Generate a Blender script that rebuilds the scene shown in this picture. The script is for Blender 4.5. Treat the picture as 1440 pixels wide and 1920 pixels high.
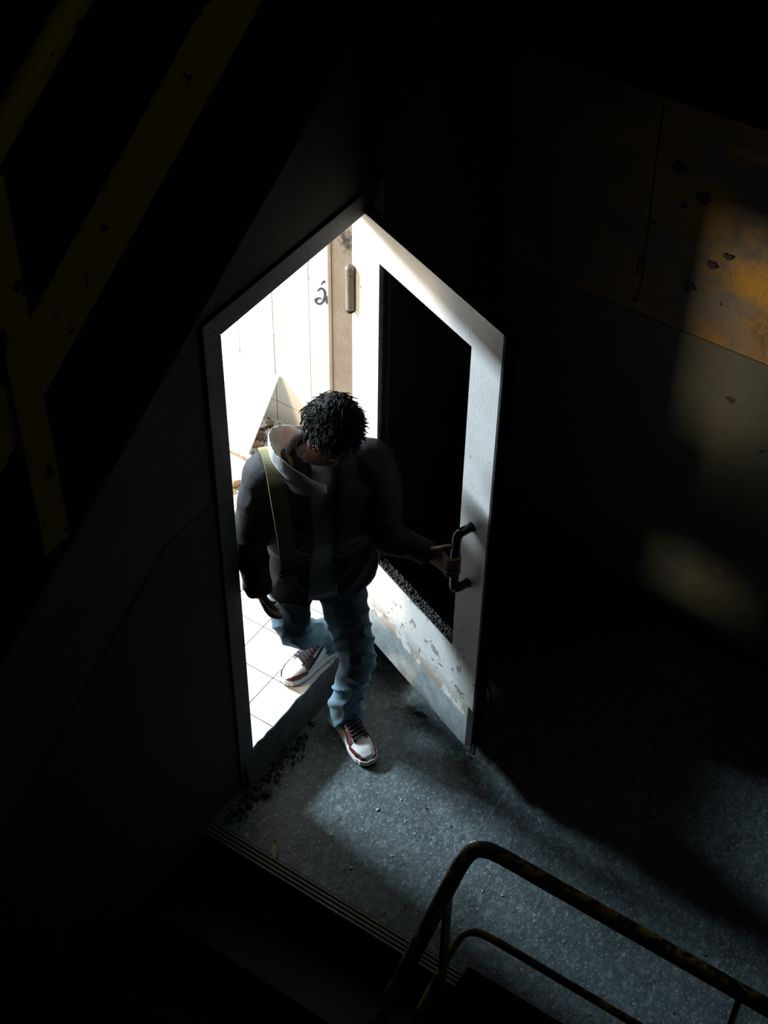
import bpy, bmesh, math, random
from mathutils import Vector, Matrix, noise
random.seed(7)
for o in list(bpy.data.objects): bpy.data.objects.remove(o)
scene = bpy.context.scene
COL = scene.collection
PI = math.pi

# ------------------------------------------------------------------ camera
F_PX = 2995.78
CAM = Vector((3.6403, 2.4993, 5.3350))
yaw, pitch, roll = math.radians(213.3244), math.radians(45.3824), math.radians(-0.9641)
fw = Vector((math.cos(pitch)*math.cos(yaw), math.cos(pitch)*math.sin(yaw), -math.sin(pitch)))
r0 = fw.cross(Vector((0, 0, 1))).normalized(); d0 = fw.cross(r0)
rt = r0*math.cos(roll) + d0*math.sin(roll); dn = -r0*math.sin(roll) + d0*math.cos(roll)
cam = bpy.data.cameras.new('camera'); cam.sensor_fit = 'HORIZONTAL'; cam.sensor_width = 36.0
cam.lens = F_PX/1440*36; cam.clip_start = .05; cam.clip_end = 100
camo = bpy.data.objects.new('camera', cam); COL.objects.link(camo)
camo.matrix_world = Matrix(((rt.x, -dn.x, -fw.x, CAM.x), (rt.y, -dn.y, -fw.y, CAM.y), (rt.z, -dn.z, -fw.z, CAM.z), (0, 0, 0, 1)))
scene.camera = camo
def ray(px, py): return rt*((px-720)/F_PX) + dn*((py-960)/F_PX) + fw
def onp(px, py, axis, val):
    d = ray(px, py); t = (val-CAM[axis])/d[axis]; return CAM + d*t

# ------------------------------------------------------------------ world + daylight through the windows of the room beyond, plus an added stairwell fill
w = bpy.data.worlds.new('world'); scene.world = w; w.use_nodes = True
w.node_tree.nodes['Background'].inputs[0].default_value = (.55, .72, 1, 1)
w.node_tree.nodes['Background'].inputs[1].default_value = .6
def area(name, loc, target, sx, sy, power, col):
    l = bpy.data.lights.new(name, 'AREA'); l.shape = 'RECTANGLE'; l.size = sx; l.size_y = sy; l.energy = power; l.color = col
    o = bpy.data.objects.new(name, l); COL.objects.link(o); o.location = loc
    o.rotation_euler = (Vector(target)-Vector(loc)).to_track_quat('-Z', 'Y').to_euler(); return o
area('daylight_side_window', (3.66, -3.1, 2.40), (2.6, -3.1, 2.40), .95, .9, 290, (1, .77, .52))
area('daylight_far_window', (.65, -4.76, 3.02), (.65, -3.0, 2.15), 1.4, .52, 830, (.72, .89, 1))
area('added_stairwell_fill', (2.45, 3.45, 7.12), (2.45, 3.3, 5.0), .85, .65, .65, (1, .95, .86))  # weak overhead fill added to lift the upper railing, no known skylight
vs = scene.view_settings; vs.view_transform = 'Standard'; vs.look = 'None'; vs.gamma = 1; vs.exposure = 0; vs.use_curve_mapping = False

# ------------------------------------------------------------------ helpers
WORG = {}
def link(name, me, mat, parent=None, origin=None, smooth=False):
    """me holds world coordinates; the origin is moved to the base centre (or the given point)"""
    vsx = [v.co for v in me.vertices]
    if origin is None:
        lo = [min(v[i] for v in vsx) for i in range(3)]; hi = [max(v[i] for v in vsx) for i in range(3)]
        origin = Vector(((lo[0]+hi[0])/2, (lo[1]+hi[1])/2, lo[2]))
    origin = Vector(origin)
    me.transform(Matrix.Translation(-origin))
    if mat and not me.materials: me.materials.append(mat)
    if smooth:
        for p in me.polygons: p.use_smooth = True
    o = bpy.data.objects.new(name, me); COL.objects.link(o)
    if parent: o.parent = parent; o.location = origin-WORG[parent.name]
    else: o.location = origin
    WORG[o.name] = origin; return o
def place(name, me, loc, parent=None, rot=None):
    o = bpy.data.objects.new(name, me); COL.objects.link(o); loc = Vector(loc)
    if parent: o.parent = parent; o.location = loc-WORG[parent.name]
    else: o.location = loc
    if rot: o.rotation_euler = rot
    WORG[o.name] = loc; return o
def empty(name, loc, label=None, cat=None, group=None, kind=None):
    o = bpy.data.objects.new(name, None); COL.objects.link(o); o.location = loc; o.empty_display_size = .1
    WORG[o.name] = Vector(loc); tag(o, label, cat, group, kind); return o
def tag(o, label=None, cat=None, group=None, kind=None):
    if label: o['label'] = label
    if cat: o['category'] = cat
    if group: o['group'] = group
    if kind: o['kind'] = kind
    return o
class MB:
    def __init__(s): s.v = []; s.f = []
    def add(s, v, f):
        b = len(s.v); s.v += [Vector(p) for p in v]; s.f += [tuple(i+b for i in q) for q in f]; return s
    def box(s, lo, hi):
        x0, y0, z0 = lo; x1, y1, z1 = hi
        return s.add([(x0,y0,z0),(x1,y0,z0),(x1,y1,z0),(x0,y1,z0),(x0,y0,z1),(x1,y0,z1),(x1,y1,z1),(x0,y1,z1)],
                     [(0,3,2,1),(4,5,6,7),(0,1,5,4),(1,2,6,5),(2,3,7,6),(3,0,4,7)])
    def hexa(s, p): return s.add(p, [(0,3,2,1),(4,5,6,7),(0,1,5,4),(1,2,6,5),(2,3,7,6),(3,0,4,7)])
    def prism(s, poly, off):
        n = len(poly); off = Vector(off); P = [Vector(p) for p in poly]
        return s.add(P+[p+off for p in P], [tuple(range(n))[::-1], tuple(range(n, 2*n))]+[(i, (i+1) % n, n+(i+1) % n, n+i) for i in range(n)])
    def loft(s, rings, cap=True, closed=True):
        n = len(rings[0]); b = []
        for r in rings: b += r
        f = []
        for k in range(len(rings)-1):
            for i in range(n if closed else n-1):
                j = (i+1) % n; f.append((k*n+i, k*n+j, (k+1)*n+j, (k+1)*n+i))
        if cap: f += [tuple(range(n))[::-1], tuple(range((len(rings)-1)*n, len(rings)*n))]
        return s.add(b, f)
    def tube(s, path, rad, n=12, flat=1.0):
        P = [Vector(p) for p in path]; m = len(P)
        if not hasattr(rad, '__len__'): rad = [rad]*m
        t0 = (P[1]-P[0]).normalized(); up = Vector((0, 0, 1)) if abs(t0.z) < .9 else Vector((1, 0, 0))
        a = t0.cross(up).normalized(); rings = []
        for i in range(m):
            t = (P[min(i+1, m-1)]-P[max(i-1, 0)]).normalized()
            a = (a-t*a.dot(t)).normalized(); b = t.cross(a)
            rings.append([P[i]+(a*math.cos(2*PI*k/n)+b*math.sin(2*PI*k/n)*flat)*rad[i] for k in range(n)])
        return s.loft(rings)
    def mesh(s, name='m', bevel=0, seg=2):
        me = bpy.data.meshes.new(name); me.from_pydata([tuple(v) for v in s.v], [], s.f); me.update()
        bm = bmesh.new(); bm.from_mesh(me); bmesh.ops.recalc_face_normals(bm, faces=bm.faces)
        if bevel:
            es = [e for e in bm.edges if len(e.link_faces) == 2 and e.calc_face_angle(0) > .5]
            bmesh.ops.bevel(bm, geom=es, offset=bevel, segments=seg, affect='EDGES', profile=.6)
        bm.to_mesh(me); bm.free(); return me
    def build(s, name, mat, parent=None, bevel=0, smooth=False, origin=None, seg=2):
        return link(name, s.mesh(name, bevel, seg), mat, parent, origin, smooth)
def smooth_path(pts, it=3):
    P = [Vector(p) for p in pts]
    for _ in range(it):
        Q = [P[0]]
        for a, b in zip(P[:-1], P[1:]): Q += [a*.75+b*.25, a*.25+b*.75]
        Q.append(P[-1]); P = Q
    return P
def catmull(pts, n=6):
    P = [Vector(p) for p in pts]; out = []
    for i in range(len(P)-1):
        p0, p1, p2, p3 = P[max(i-1, 0)], P[i], P[i+1], P[min(i+2, len(P)-1)]
        for k in range(n):
            t = k/n; out.append(.5*((2*p1)+(p2-p0)*t+(2*p0-5*p1+4*p2-p3)*t*t+(3*p1-p0-3*p2+p3)*t**3))
    out.append(P[-1]); return out
def remesh(mb, voxel, sm=4):
    me = mb.mesh('tmp'); o = bpy.data.objects.new('tmp', me); COL.objects.link(o)
    m = o.modifiers.new('r', 'REMESH'); m.mode = 'VOXEL'; m.voxel_size = voxel
    if sm: s = o.modifiers.new('s', 'SMOOTH'); s.factor = .5; s.iterations = sm
    dg = bpy.context.evaluated_depsgraph_get(); dg.update()
    out = bpy.data.meshes.new_from_object(o.evaluated_get(dg)); bpy.data.objects.remove(o); out.update(); return out
def displace(me, fn):
    nr = [v.normal.copy() for v in me.vertices]
    for v, n in zip(me.vertices, nr): v.co += n*fn(v.co)
    me.update()

# ------------------------------------------------------------------ materials
def mat(name, col, rough=.7, metal=0., col2=None, scale=6., lo=.35, hi=.65, detail=8, bump=.15, bscale=60, spots=(), stains=()):
    """col mixed with col2 by noise; spots = [(colour, noise scale, threshold, softness, (axis, z0, z1) or None)]"""
    m = bpy.data.materials.new(name); m.use_nodes = True; nt = m.node_tree; N = nt.nodes; L = nt.links
    b = N['Principled BSDF']; b.inputs['Roughness'].default_value = rough; b.inputs['Metallic'].default_value = metal
    geo = N.new('ShaderNodeNewGeometry'); pos = geo.outputs['Position']
    def nz(sc, det=8, rgh=.55, off=0):
        n = N.new('ShaderNodeTexNoise'); n.inputs['Scale'].default_value = sc; n.inputs['Detail'].default_value = det; n.inputs['Roughness'].default_value = rgh
        if off:
            a = N.new('ShaderNodeVectorMath'); a.operation = 'ADD'; a.inputs[1].default_value = (off, off*.7, off*1.3); L.new(pos, a.inputs[0]); L.new(a.outputs[0], n.inputs['Vector'])
        else: L.new(pos, n.inputs['Vector'])
        return n.outputs['Fac']
    def rng(x, a, c, o0=0, o1=1):
        r = N.new('ShaderNodeMapRange'); r.inputs[1].default_value = a; r.inputs[2].default_value = c; r.inputs[3].default_value = o0; r.inputs[4].default_value = o1; L.new(x, r.inputs[0]); return r.outputs[0]
    def mix(f, A, B):
        x = N.new('ShaderNodeMix'); x.data_type = 'RGBA'; L.new(f, x.inputs[0])
        for i, c in ((6, A), (7, B)):
            if isinstance(c, tuple): x.inputs[i].default_value = c+(1,)
            else: L.new(c, x.inputs[i])
        return x.outputs[2]
    def mul(a, c):
        x = N.new('ShaderNodeMath'); x.operation = 'MULTIPLY'; L.new(a, x.inputs[0]); L.new(c, x.inputs[1]); return x.outputs[0]
    c = mix(rng(nz(scale, detail), lo, hi), tuple(col), tuple(col2 or [k*.8 for k in col]))
    hgt = nz(bscale, 6)
    for i, (sc, ns, th, so, msk) in enumerate(spots):
        f = rng(nz(ns, 6, .6, 3.1*(i+1)), th, th+so)
        if msk:
            s = N.new('ShaderNodeSeparateXYZ'); L.new(pos, s.inputs[0]); f = mul(f, rng(s.outputs[msk[0]], msk[1], msk[2]))
        c = mix(f, c, tuple(sc))
    for sc, ctr, rad, ns in stains:                        # ragged stain round a point: (colour, centre, radii, noise scale)
        sb = N.new('ShaderNodeVectorMath'); sb.operation = 'SUBTRACT'; L.new(pos, sb.inputs[0]); sb.inputs[1].default_value = ctr
        dv = N.new('ShaderNodeVectorMath'); dv.operation = 'DIVIDE'; L.new(sb.outputs[0], dv.inputs[0]); dv.inputs[1].default_value = rad
        le = N.new('ShaderNodeVectorMath'); le.operation = 'LENGTH'; L.new(dv.outputs[0], le.inputs[0])
        ad = N.new('ShaderNodeMath'); ad.operation = 'ADD'; L.new(le.outputs['Value'], ad.inputs[0]); L.new(rng(nz(ns, 8, .6, 1.7), .3, .7, -.45, .45), ad.inputs[1])
        c = mix(rng(ad.outputs[0], .25, 1.0, 1, 0), c, tuple(sc))
    L.new(c, b.inputs['Base Color'])
    if bump:
        bp = N.new('ShaderNodeBump'); bp.inputs['Strength'].default_value = bump; bp.inputs['Distance'].default_value = .01
        L.new(hgt, bp.inputs['Height']); L.new(bp.outputs[0], b.inputs['Normal'])
    return m
M = {}; UR_ = -.92
M['floor'] = mat('landing concrete', (.072, .098, .102), .55, col2=(.042, .060, .065), scale=9, bump=.35, bscale=45,
    spots=[((.15, .18, .185), 30, .50, .2, None), ((.03, .04, .045), 6, .55, .2, None), ((.26, .30, .30), 90, .58, .07, None), ((.40, .42, .41), 34, .68, .03, None), ((.06, .07, .075), 120, .58, .08, None), ((.14, .05, .025), 5, .62, .1, (0, .93, 1.0)), ((.03, .033, .035), 14, .64, .06, None)])
M['curb'] = mat('curb concrete', (.10, .10, .10), .9, col2=(.06, .062, .065), scale=14, bump=.5, bscale=60)
M['plaster'] = mat('stair plaster', (.20, .18, .15), .85, col2=(.13, .12, .105), scale=4, bump=.5, bscale=70,
    spots=[((.36, .21, .045), 2.6, .44, .16, None), ((.035, .03, .03), 9, .68, .02, None), ((.30, .27, .22), 22, .66, .05, None)],
    stains=[((.42, .25, .04), (UR_, 1.22, 1.88), (.4, .40, .22), 9), ((.14, .075, .02), (UR_, 1.30, 1.68), (.4, .22, .12), 22)])
M['dado'] = mat('worn dado paint', (.125, .13, .10), .6, col2=(.075, .10, .09), scale=3, bump=.4, bscale=120,
    spots=[((.028, .025, .025), 8, .72, .02, None), ((.20, .17, .12), 7, .66, .05, None)])
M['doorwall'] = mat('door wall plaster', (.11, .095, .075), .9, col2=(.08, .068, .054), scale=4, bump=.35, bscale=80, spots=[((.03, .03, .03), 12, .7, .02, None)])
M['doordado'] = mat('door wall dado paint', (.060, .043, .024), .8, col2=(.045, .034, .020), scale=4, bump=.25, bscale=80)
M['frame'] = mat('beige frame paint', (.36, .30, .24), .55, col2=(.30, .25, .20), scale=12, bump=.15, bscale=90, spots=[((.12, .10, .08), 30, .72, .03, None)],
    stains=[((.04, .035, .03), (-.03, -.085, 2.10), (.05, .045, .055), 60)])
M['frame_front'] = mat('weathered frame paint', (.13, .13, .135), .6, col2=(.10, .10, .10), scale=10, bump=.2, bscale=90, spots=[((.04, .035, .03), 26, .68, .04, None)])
CH = (.30, .24, .185)
M['door'] = mat('chipped white door paint', (.66, .65, .63), .45, col2=(.61, .59, .56), scale=10, bump=.12, bscale=90,
    spots=[(CH, 26, .665, .012, None), ((.22, .18, .15), 16, .60, .014, (2, .95, .45)), ((.34, .28, .23), 11, .46, .02, (2, .46, .36)), ((.10, .08, .06), 60, .70, .02, None)])
M['kick'] = mat('scratched metal kick plate', (.42, .45, .46), .42, .25, col2=(.28, .31, .32), scale=16, bump=.25, bscale=120, spots=[((.55, .58, .60), 50, .62, .05, None)])
M['black'] = mat('black rubber', (.009, .008, .008), .9, bump=.4)
M['blackgloss'] = mat('black plastic', (.008, .008, .009), .22, bump=.03)
M['chrome'] = mat('worn hinge steel', (.30, .27, .22), .45, .3, bump=.05, spots=[((.10, .08, .06), 80, .62, .04, None)])
M['putty'] = mat('crumbled putty', (.06, .055, .05), .95, col2=(.02, .018, .016), scale=70, bump=.9, bscale=160, spots=[((.30, .28, .26), 190, .60, .05, None)])
M['tile'] = mat('glazed wall tile', (.80, .76, .70), .25, col2=(.76, .71, .64), scale=4, bump=.04, bscale=20, spots=[((.35, .25, .17), 34, .735, .02, None)])
M['ftile'] = mat('pale floor tile', (.70, .69, .67), .4, col2=(.63, .62, .60), scale=7, bump=.06, bscale=40, spots=[((.36, .30, .25), 30, .71, .03, None)])
M['grout'] = mat('grey grout', (.10, .085, .07), .95, bump=.3)
M['room'] = mat('room plaster', (.20, .18, .16), .9, bump=.2)
M['panel'] = mat('white board', (.82, .83, .84), .5, col2=(.78, .79, .81), bump=.05, spots=[((.45, .38, .42), 14, .70, .03, None), ((.5, .34, .2), 30, .73, .02, None)])
M['ceramic'] = mat('chipped white render', (.80, .79, .77), .5, bump=.2, spots=[((.48, .36, .24), 18, .66, .02, None)])
M['brick'] = mat('broken brick', (.42, .26, .15), .95, col2=(.25, .16, .10), scale=30, bump=.8, bscale=80)
M['dirt'] = mat('dirt', (.22, .15, .09), 1, col2=(.09, .06, .04), scale=60, bump=.9, bscale=120)
M['rubble'] = mat('grey rubble', (.075, .07, .065), .95, col2=(.035, .033, .03), scale=40, bump=.6, bscale=90)
M['chip'] = mat('pale plaster chip', (.45, .46, .45), .9, bump=.4)
M['leaf'] = mat('dry leaf', (.33, .29, .21), .8, bump=.2)
M['leaf2'] = mat('dark dry leaf', (.03, .028, .022), .8, bump=.2)
M['yellow'] = mat('worn yellow paint', (.30, .21, .02), .45, col2=(.22, .15, .015), scale=20, bump=.2, bscale=60, spots=[((.02, .016, .012), 16, .47, .03, None)])
M['yellow2'] = mat('old yellow paint', (.80, .60, .03), .6, col2=(.68, .50, .02), scale=9, bump=.2, spots=[((.03, .025, .02), 20, .62, .03, None)])
M['ink'] = mat('dark marker paint', (.035, .03, .045), .7, bump=0)
M['soot'] = mat('soot', (.05, .045, .04), 1, bump=0)
M['crack'] = mat('crack filler', (.22, .25, .25), .95, bump=.5)
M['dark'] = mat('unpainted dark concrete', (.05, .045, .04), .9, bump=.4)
M['step'] = mat('stair concrete', (.06, .058, .055), .8, bump=.4)
M['nosing'] = mat('ribbed nosing', (.15, .125, .09), .6, .3, bump=.3)
M['pipe'] = mat('dark pipe', (.02, .019, .018), .6, bump=.1)
# clothing
M['skin'] = mat('skin', (.42, .24, .17), .5, col2=(.38, .21, .15), bump=.05)
M['jacket'] = mat('black jacket cloth', (.010, .010, .012), .75, col2=(.014, .014, .017), bump=.25, bscale=240)
M['shirt'] = mat('grey shirt cloth', (.60, .62, .66), .9, col2=(.54, .56, .60), bump=.25, bscale=240)
M['hood'] = mat('white hood cloth', (.85, .83, .83), .9, bump=.2, bscale=200)
M['strap'] = mat('olive webbing', (.34, .32, .16), .8, bump=.3, bscale=300)
M['jeans'] = mat('washed blue denim', (.10, .19, .25), .9, col2=(.07, .14, .19), scale=9, bump=.4, bscale=400, spots=[((.17, .28, .34), 160, .60, .1, None)])
M['hair'] = mat('black hair', (.005, .004, .004), .9, bump=.2, bscale=300)
M['leather'] = mat('white leather', (.80, .78, .76), .45, bump=.06, bscale=300)
M['burgundy'] = mat('burgundy leather', (.12, .03, .03), .45, bump=.08, bscale=300)
M['sole'] = mat('off white midsole', (.70, .67, .64), .6, bump=.05)
M['lace'] = mat('black lace', (.010, .014, .018), .85, bump=.2, bscale=500)
M['eye'] = mat('eye white', (.6, .58, .55), .2, bump=0)
M['lips'] = mat('lips', (.30, .13, .11), .5, bump=0)

def struct(o): o['kind'] = 'structure'; return o
# ------------------------------------------------------------------ the setting
ZR = .17                                            # level of the tiled room, one curb above the landing
OW, OZ = .77, 2.27                                  # opening: latch side and head
HU = -.03                                           # hinge side of the opening
WT = .17                                            # wall thickness
UR = -.92                                           # right wall of the stairwell
NOS, WELL = 1.105, 1.005                            # first nosing, edge of the stair well
FV = 1.17                                           # width of the flight along the door wall
b = MB(); b.box((UR-.2, -WT, -4.2), (HU-.06, 0, 7)); b.box((OW+.06, -WT, -4.2), (7.2, 0, 7)); b.box((HU-.06, -WT, OZ+.06), (OW+.06, 0, 7)); b.box((HU-.06, -WT, -4.2), (OW+.06, 0, ZR-.012))
wall_door = struct(b.build('wall_front', M['doorwall']))
# dado paint on the door wall, following the landing and then the flight
sl = .651
b = MB(); dz = 1.63
b.prism([(NOS, 0, -.1), (NOS+.0, 0, dz), (NOS+4.5, 0, dz-sl*4.5), (NOS+4.5, 0, -sl*4.5-.3), (NOS, 0, -.3)], (0, .004, 0))
b.prism([(OW+.085, 0, 0), (OW+.085, 0, dz), (NOS, 0, dz), (NOS, 0, -.1), (OW+.085, 0, -.1)], (0, .004, 0))
b.build('dado', M['doordado'], wall_door)
b = MB(); b.box((UR-.2, 0, -4.2), (UR, 4.2, 7)); wall_right = struct(b.build('wall_right', M['plaster']))
b = MB(); rnd = random.Random(3); n = 40; top = []
for i in range(n+1):
    v = .001+i*(4.19/n); top.append((UR, v, 1.545+.006*noise.noise(Vector((v*6, 0, 0)))-(.07*max(0, min(1, (v-1.25)/.06)))))
b.prism([(UR, .001, 0), (UR, 4.19, 0)]+top[::-1], (.005, 0, 0)); b.build('dado', M['dado'], wall_right)
# holes and knocked-out spots in the right wall plaster
def blotch(px, py, r, sd, m=M['soot'], asp=1.3):
    c = onp(px, py, 0, UR); rr = random.Random(sd); P = []
    ph = rr.random()*9
    for k in range(28):
        a = 2*PI*k/28; q = r*(.72+.5*noise.noise(Vector((math.cos(a)*1.3+ph, math.sin(a)*1.3, sd)))+.22*noise.noise(Vector((math.cos(a)*4+ph, math.sin(a)*4, sd)))); P.append((UR+.0045, c.y+math.cos(a)*q*asp, c.z+math.sin(a)*q))
    bb = MB(); bb.prism(P, (.0012, 0, 0)); return bb.build('plaster_scar', m, wall_right)
for i, a in enumerate([(1372, 748, .022), (1290, 535, .028), (1275, 315, .03), (1320, 370, .035), (1365, 480, .018), (1335, 495, .022), (1225, 415, .012), (1190, 560, .014), (1430, 845, .014), (1215, 430, .008), (1283, 385, .016), (1240, 860, .015)]): blotch(*a, i+20)
P = [onp(px, py, 0, UR) for px, py in [(1246, 185), (1240, 230), (1232, 290), (1224, 350), (1216, 420), (1210, 470), (1204, 520), (1192, 560)]]
b = MB(); path = []
for i, p in enumerate(catmull(P, 5)): path.append((UR+.001, p.y+.006*noise.noise(Vector((i*.9, 1, 0))), p.z))
b.tube(path, [.003+.003*abs(noise.noise(Vector((i*.6, 4, 0)))) for i in range(len(path))], 6); b.build('plaster_crack', M['soot'], wall_right)
b = MB(); b.box((UR-.2, 4.0, -4.2), (7.2, 4.2, 7)); struct(b.build('wall_back', M['dark']))
b = MB(); b.box((7.0, 0, -4.2), (7.2, 4.0, 7)); struct(b.build('wall_left', M['dark']))
b = MB(); b.box((UR-.2, -WT, 7), (2.0, 4.2, 7.2)); b.box((2.9, -WT, 7), (7.2, 4.2, 7.2)); b.box((2.0, -WT, 7), (2.9, 3.1, 7.2)); b.box((2.0, 3.8, 7), (2.9, 4.2, 7.2)); struct(b.build('ceiling', M['dark']))  # the unseen gap in the slab is added for the overhead fill lamp
b = MB(); b.box((UR-.2, -WT, -4.4), (7.2, 4.2, -4.2)); struct(b.build('floor_lower', M['dark']))
# landing
b = MB(); b.box((UR, 0, -.22), (NOS-.07, FV, 0)); b.box((UR, FV, -.22), (WELL, 4.0, 0))
floor = struct(b.build('floor', M['floor']))
# ribbed nosing strip
b = MB(); b.box((NOS-.07, 0, -.22), (NOS, FV, -.004)); no = b.build('nosing', M['step'], floor)
for k in range(4):
    c = MB(); c.box((NOS-.066+k*.0175, .0, -.004), (NOS-.056+k*.0175, FV, .004)); c.build('rib', M['nosing'], no, .0012)
# crack across the landing
P = [onp(px, py, 2, .0004) for px, py in [(990, 1440), (955, 1475), (925, 1520), (900, 1550), (860, 1565), (852, 1585), (856, 1608), (848, 1635), (832, 1655), (800, 1675), (785, 1695), (778, 1715)]]
P = catmull(P, 5); b = MB(); L_ = []; R_ = []
for i, p in enumerate(P):
    t = (P[min(i+1, len(P)-1)]-P[max(i-1, 0)]).normalized(); nrm = Vector((-t.y, t.x, 0)); j = nrm*.006*noise.noise(Vector((i*.8, 0, 2)))
    wd = .0016+.0016*abs(noise.noise(Vector((i*.5, 3, 0)))); L_.append(p+j+nrm*wd); R_.append(p+j-nrm*wd)
n = len(P); b.add(L_+R_, [(i, i+1, n+i+1, n+i) for i in range(n-1)]); b.build('floor_crack', M['crack'], floor)
# curb under the opening: room floor edge
b = MB(); n = 24; ring = []
for i in range(n+1):
    u = HU-.06+(OW-HU+.12)*i/n; e = .006*noise.noise(Vector((u*14, 0, 0)))+.004*noise.noise(Vector((u*50, 0, 0)))
    ring.append([Vector((u, -.03, 0)), Vector((u, .035+.3*e, 0)), Vector((u, .022+e*.5, ZR*.5)), Vector((u, .008+e, ZR-.012+e*.4)), Vector((u, -.03, ZR-.012))])
b.loft(ring); struct(b.build('trim_1', M['curb']))

# steps of the flight going down along the door wall
tr, rs = .27, .176
fl = struct(empty('stair_flight', (NOS, FV/2, -4)))
me = MB().box((0, 0, -.03), (tr+.03, FV, 0)).mesh('tread', .004); me.materials.append(M['step'])
for k in range(12):
    z = -rs*(k+1); u = NOS+tr*k
    b = MB(); b.box((u, 0, z-.25), (u+tr+.001, FV, z-.03)); b.build('riser', M['dark'], fl)
    place('tread', me, (u, 0, z), fl)
# upper landing and the flight coming down from it, seen from their outer edge
ZS = 4.05
b = MB(); b.box((UR, 0, ZS), (1.6, 4.0, ZS+.17)); struct(b.build('upper_landing_slab', M['dark']))
def zb(u): return 3.809-sl*(u-1.883)
uf = struct(empty('upper_stair_flight', (2.4, .55, 3.0)))
b = MB(); b.prism([(1.6, .0, zb(1.6)), (4.6, .0, zb(4.6)), (4.6, .0, zb(4.6)+.26), (1.6, .0, zb(1.6)+.26)], (0, 1.1, 0)); b.build('stringer', M['dark'], uf)
for k in range(10):
    u = 1.6+k*tr; z = zb(u)+.26
    b = MB(); b.prism([(u, .02, z-.12), (u, .02, z-.03), (u+tr, .02, z-.03), (u+tr, .02, zb(u+tr)+.24)], (0, 1.06, 0)); b.build('step', M['step'], uf)
# upper railing
up = empty('stair_railing', (2.3, 1.1, 3.4), 'old yellow railing of the upper flight with a broad flat rail', 'railing')
def zr(u): return 4.19-.69*(u-1.95)
sv = Vector((-.69, 0, -1)).normalized()*.047
b = MB(); b.prism([Vector((1.45, 1.1, zr(1.45)))+sv, Vector((3.3, 1.1, zr(3.3)))+sv, Vector((3.3, 1.1, zr(3.3)))-sv, Vector((1.45, 1.1, zr(1.45)))-sv], (0, .02, 0)); b.build('flat_rail', M['yellow2'], up, .003)
b = MB(); b.tube([(1.45, 1.11, zr(1.45)+.36), (3.3, 1.11, zr(3.3)+.36)], .02, 12); b.build('handrail', M['yellow2'], up, smooth=True)
for u in (2.49, 1.5):
    b = MB(); b.box((u-.028, 1.1, zb(u)+.1), (u+.028, 1.135, zr(u)+.36)); b.build('post', M['yellow2'], up, .003)

# corner pipe with a clip
p = empty('service_pipe', (-.86, .06, 0), 'thin dark vertical pipe in the corner behind the door', 'pipe')
b = MB(); b.tube([(-.86, .05, 0.0), (-.86, .05, 2.0), (-.855, .055, ZS)], .016, 12); b.build('pipe_run', M['pipe'], p, smooth=True)
b = MB(); b.box((-.885, .008, 2.10), (-.835, .034, 2.14)); b.build('pipe_clip', M['pipe'], p, .002)
b = MB(); b.tube([(-.80, .025, 2.02), (-.78, .05, 2.03), (-.74, .06, 2.06), (-.72, .05, 2.10)], .010, 8); b.tube([(-.84, .05, 2.03), (-.72, .03, 2.02)], .014, 8); b.build('pipe_bracket', M['pipe'], p, smooth=True)

# ------------------------------------------------------------------ the lit room beyond
UT = -.70
RU1, RV1, RZ1 = 3.6, -4.7, 3.7
b = MB(); b.box((UT-.15, RV1-.1, 0), (RU1+.1, -.03, ZR-.012)); rf = struct(b.build('floor_room', M['grout']))
TS = .2; me = MB().box((0, 0, -.012), (TS-.004, TS-.004, 0)).mesh('floor_tile', .0012, 1); me.materials.append(M['ftile'])
us = [.037+TS*i for i in range(-4, 8)]
for iu in range(-4, 6):
    for iv in range(1, 13):
        u0 = .037+TS*iu; v0 = -.14-TS*(iv-1)+.002 if iv else 0
        place('floor_tile', me, (u0+.002, v0-TS, ZR+.0006*random.uniform(-1, 1)), rf)
# edge row, cut at the chipped doorway edge
for iu in range(-1, 4):
    u0 = .037+TS*iu+.002; u1 = min(u0+TS-.004, OW+.05); u0 = max(u0, HU-.05)
    b = MB(); pts = [(u0, -.138, ZR-.012), (u1, -.138, ZR-.012)]
    for k in range(7):
        u = u1+(u0-u1)*k/6; e = .008*noise.noise(Vector((u*14, 0, 0)))+.006*noise.noise(Vector((u*50, 0, 0))); pts.append((u, .008+e, ZR-.012))
    b.prism(pts, (0, 0, .012)); b.build('floor_tile', M['ftile'], rf)
# rest of the room floor
b = MB(); b.box((1.24, RV1, ZR-.013), (RU1, -WT, ZR-.001)); b.box((UT, RV1, ZR-.013), (1.24, -2.55, ZR-.001)); b.build('floor_screed', M['room'], rf)
# tiled wall
b = MB(); b.box((UT-.15, RV1-.1, 0), (UT-.008, -WT, RZ1+.1)); wt = struct(b.build('wall_tiled', M['grout']))
TW, TH = .2, .389
me = MB().box((-.008, 0, 0), (0, TW-.004, TH-.004)).mesh('wall_tile', .0012, 1); me.materials.append(M['tile'])
for i in range(-11, 3):
    for k in range(0, 8):
        v0 = -.756+TW*i+.002; z0 = .453+TH*(k-1)+.002
        if v0+TW > -WT+.02 or z0+TH > 3.05: continue
        place('wall_tile', me, (UT+random.uniform(-.0006, .0006), v0, max(z0, z0)), wt)
b = MB(); b.box((UT-.008, -.36, ZR), (UT-.001, -WT, 3)); b.build('edge_strip', M['tile'], wt)
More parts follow.
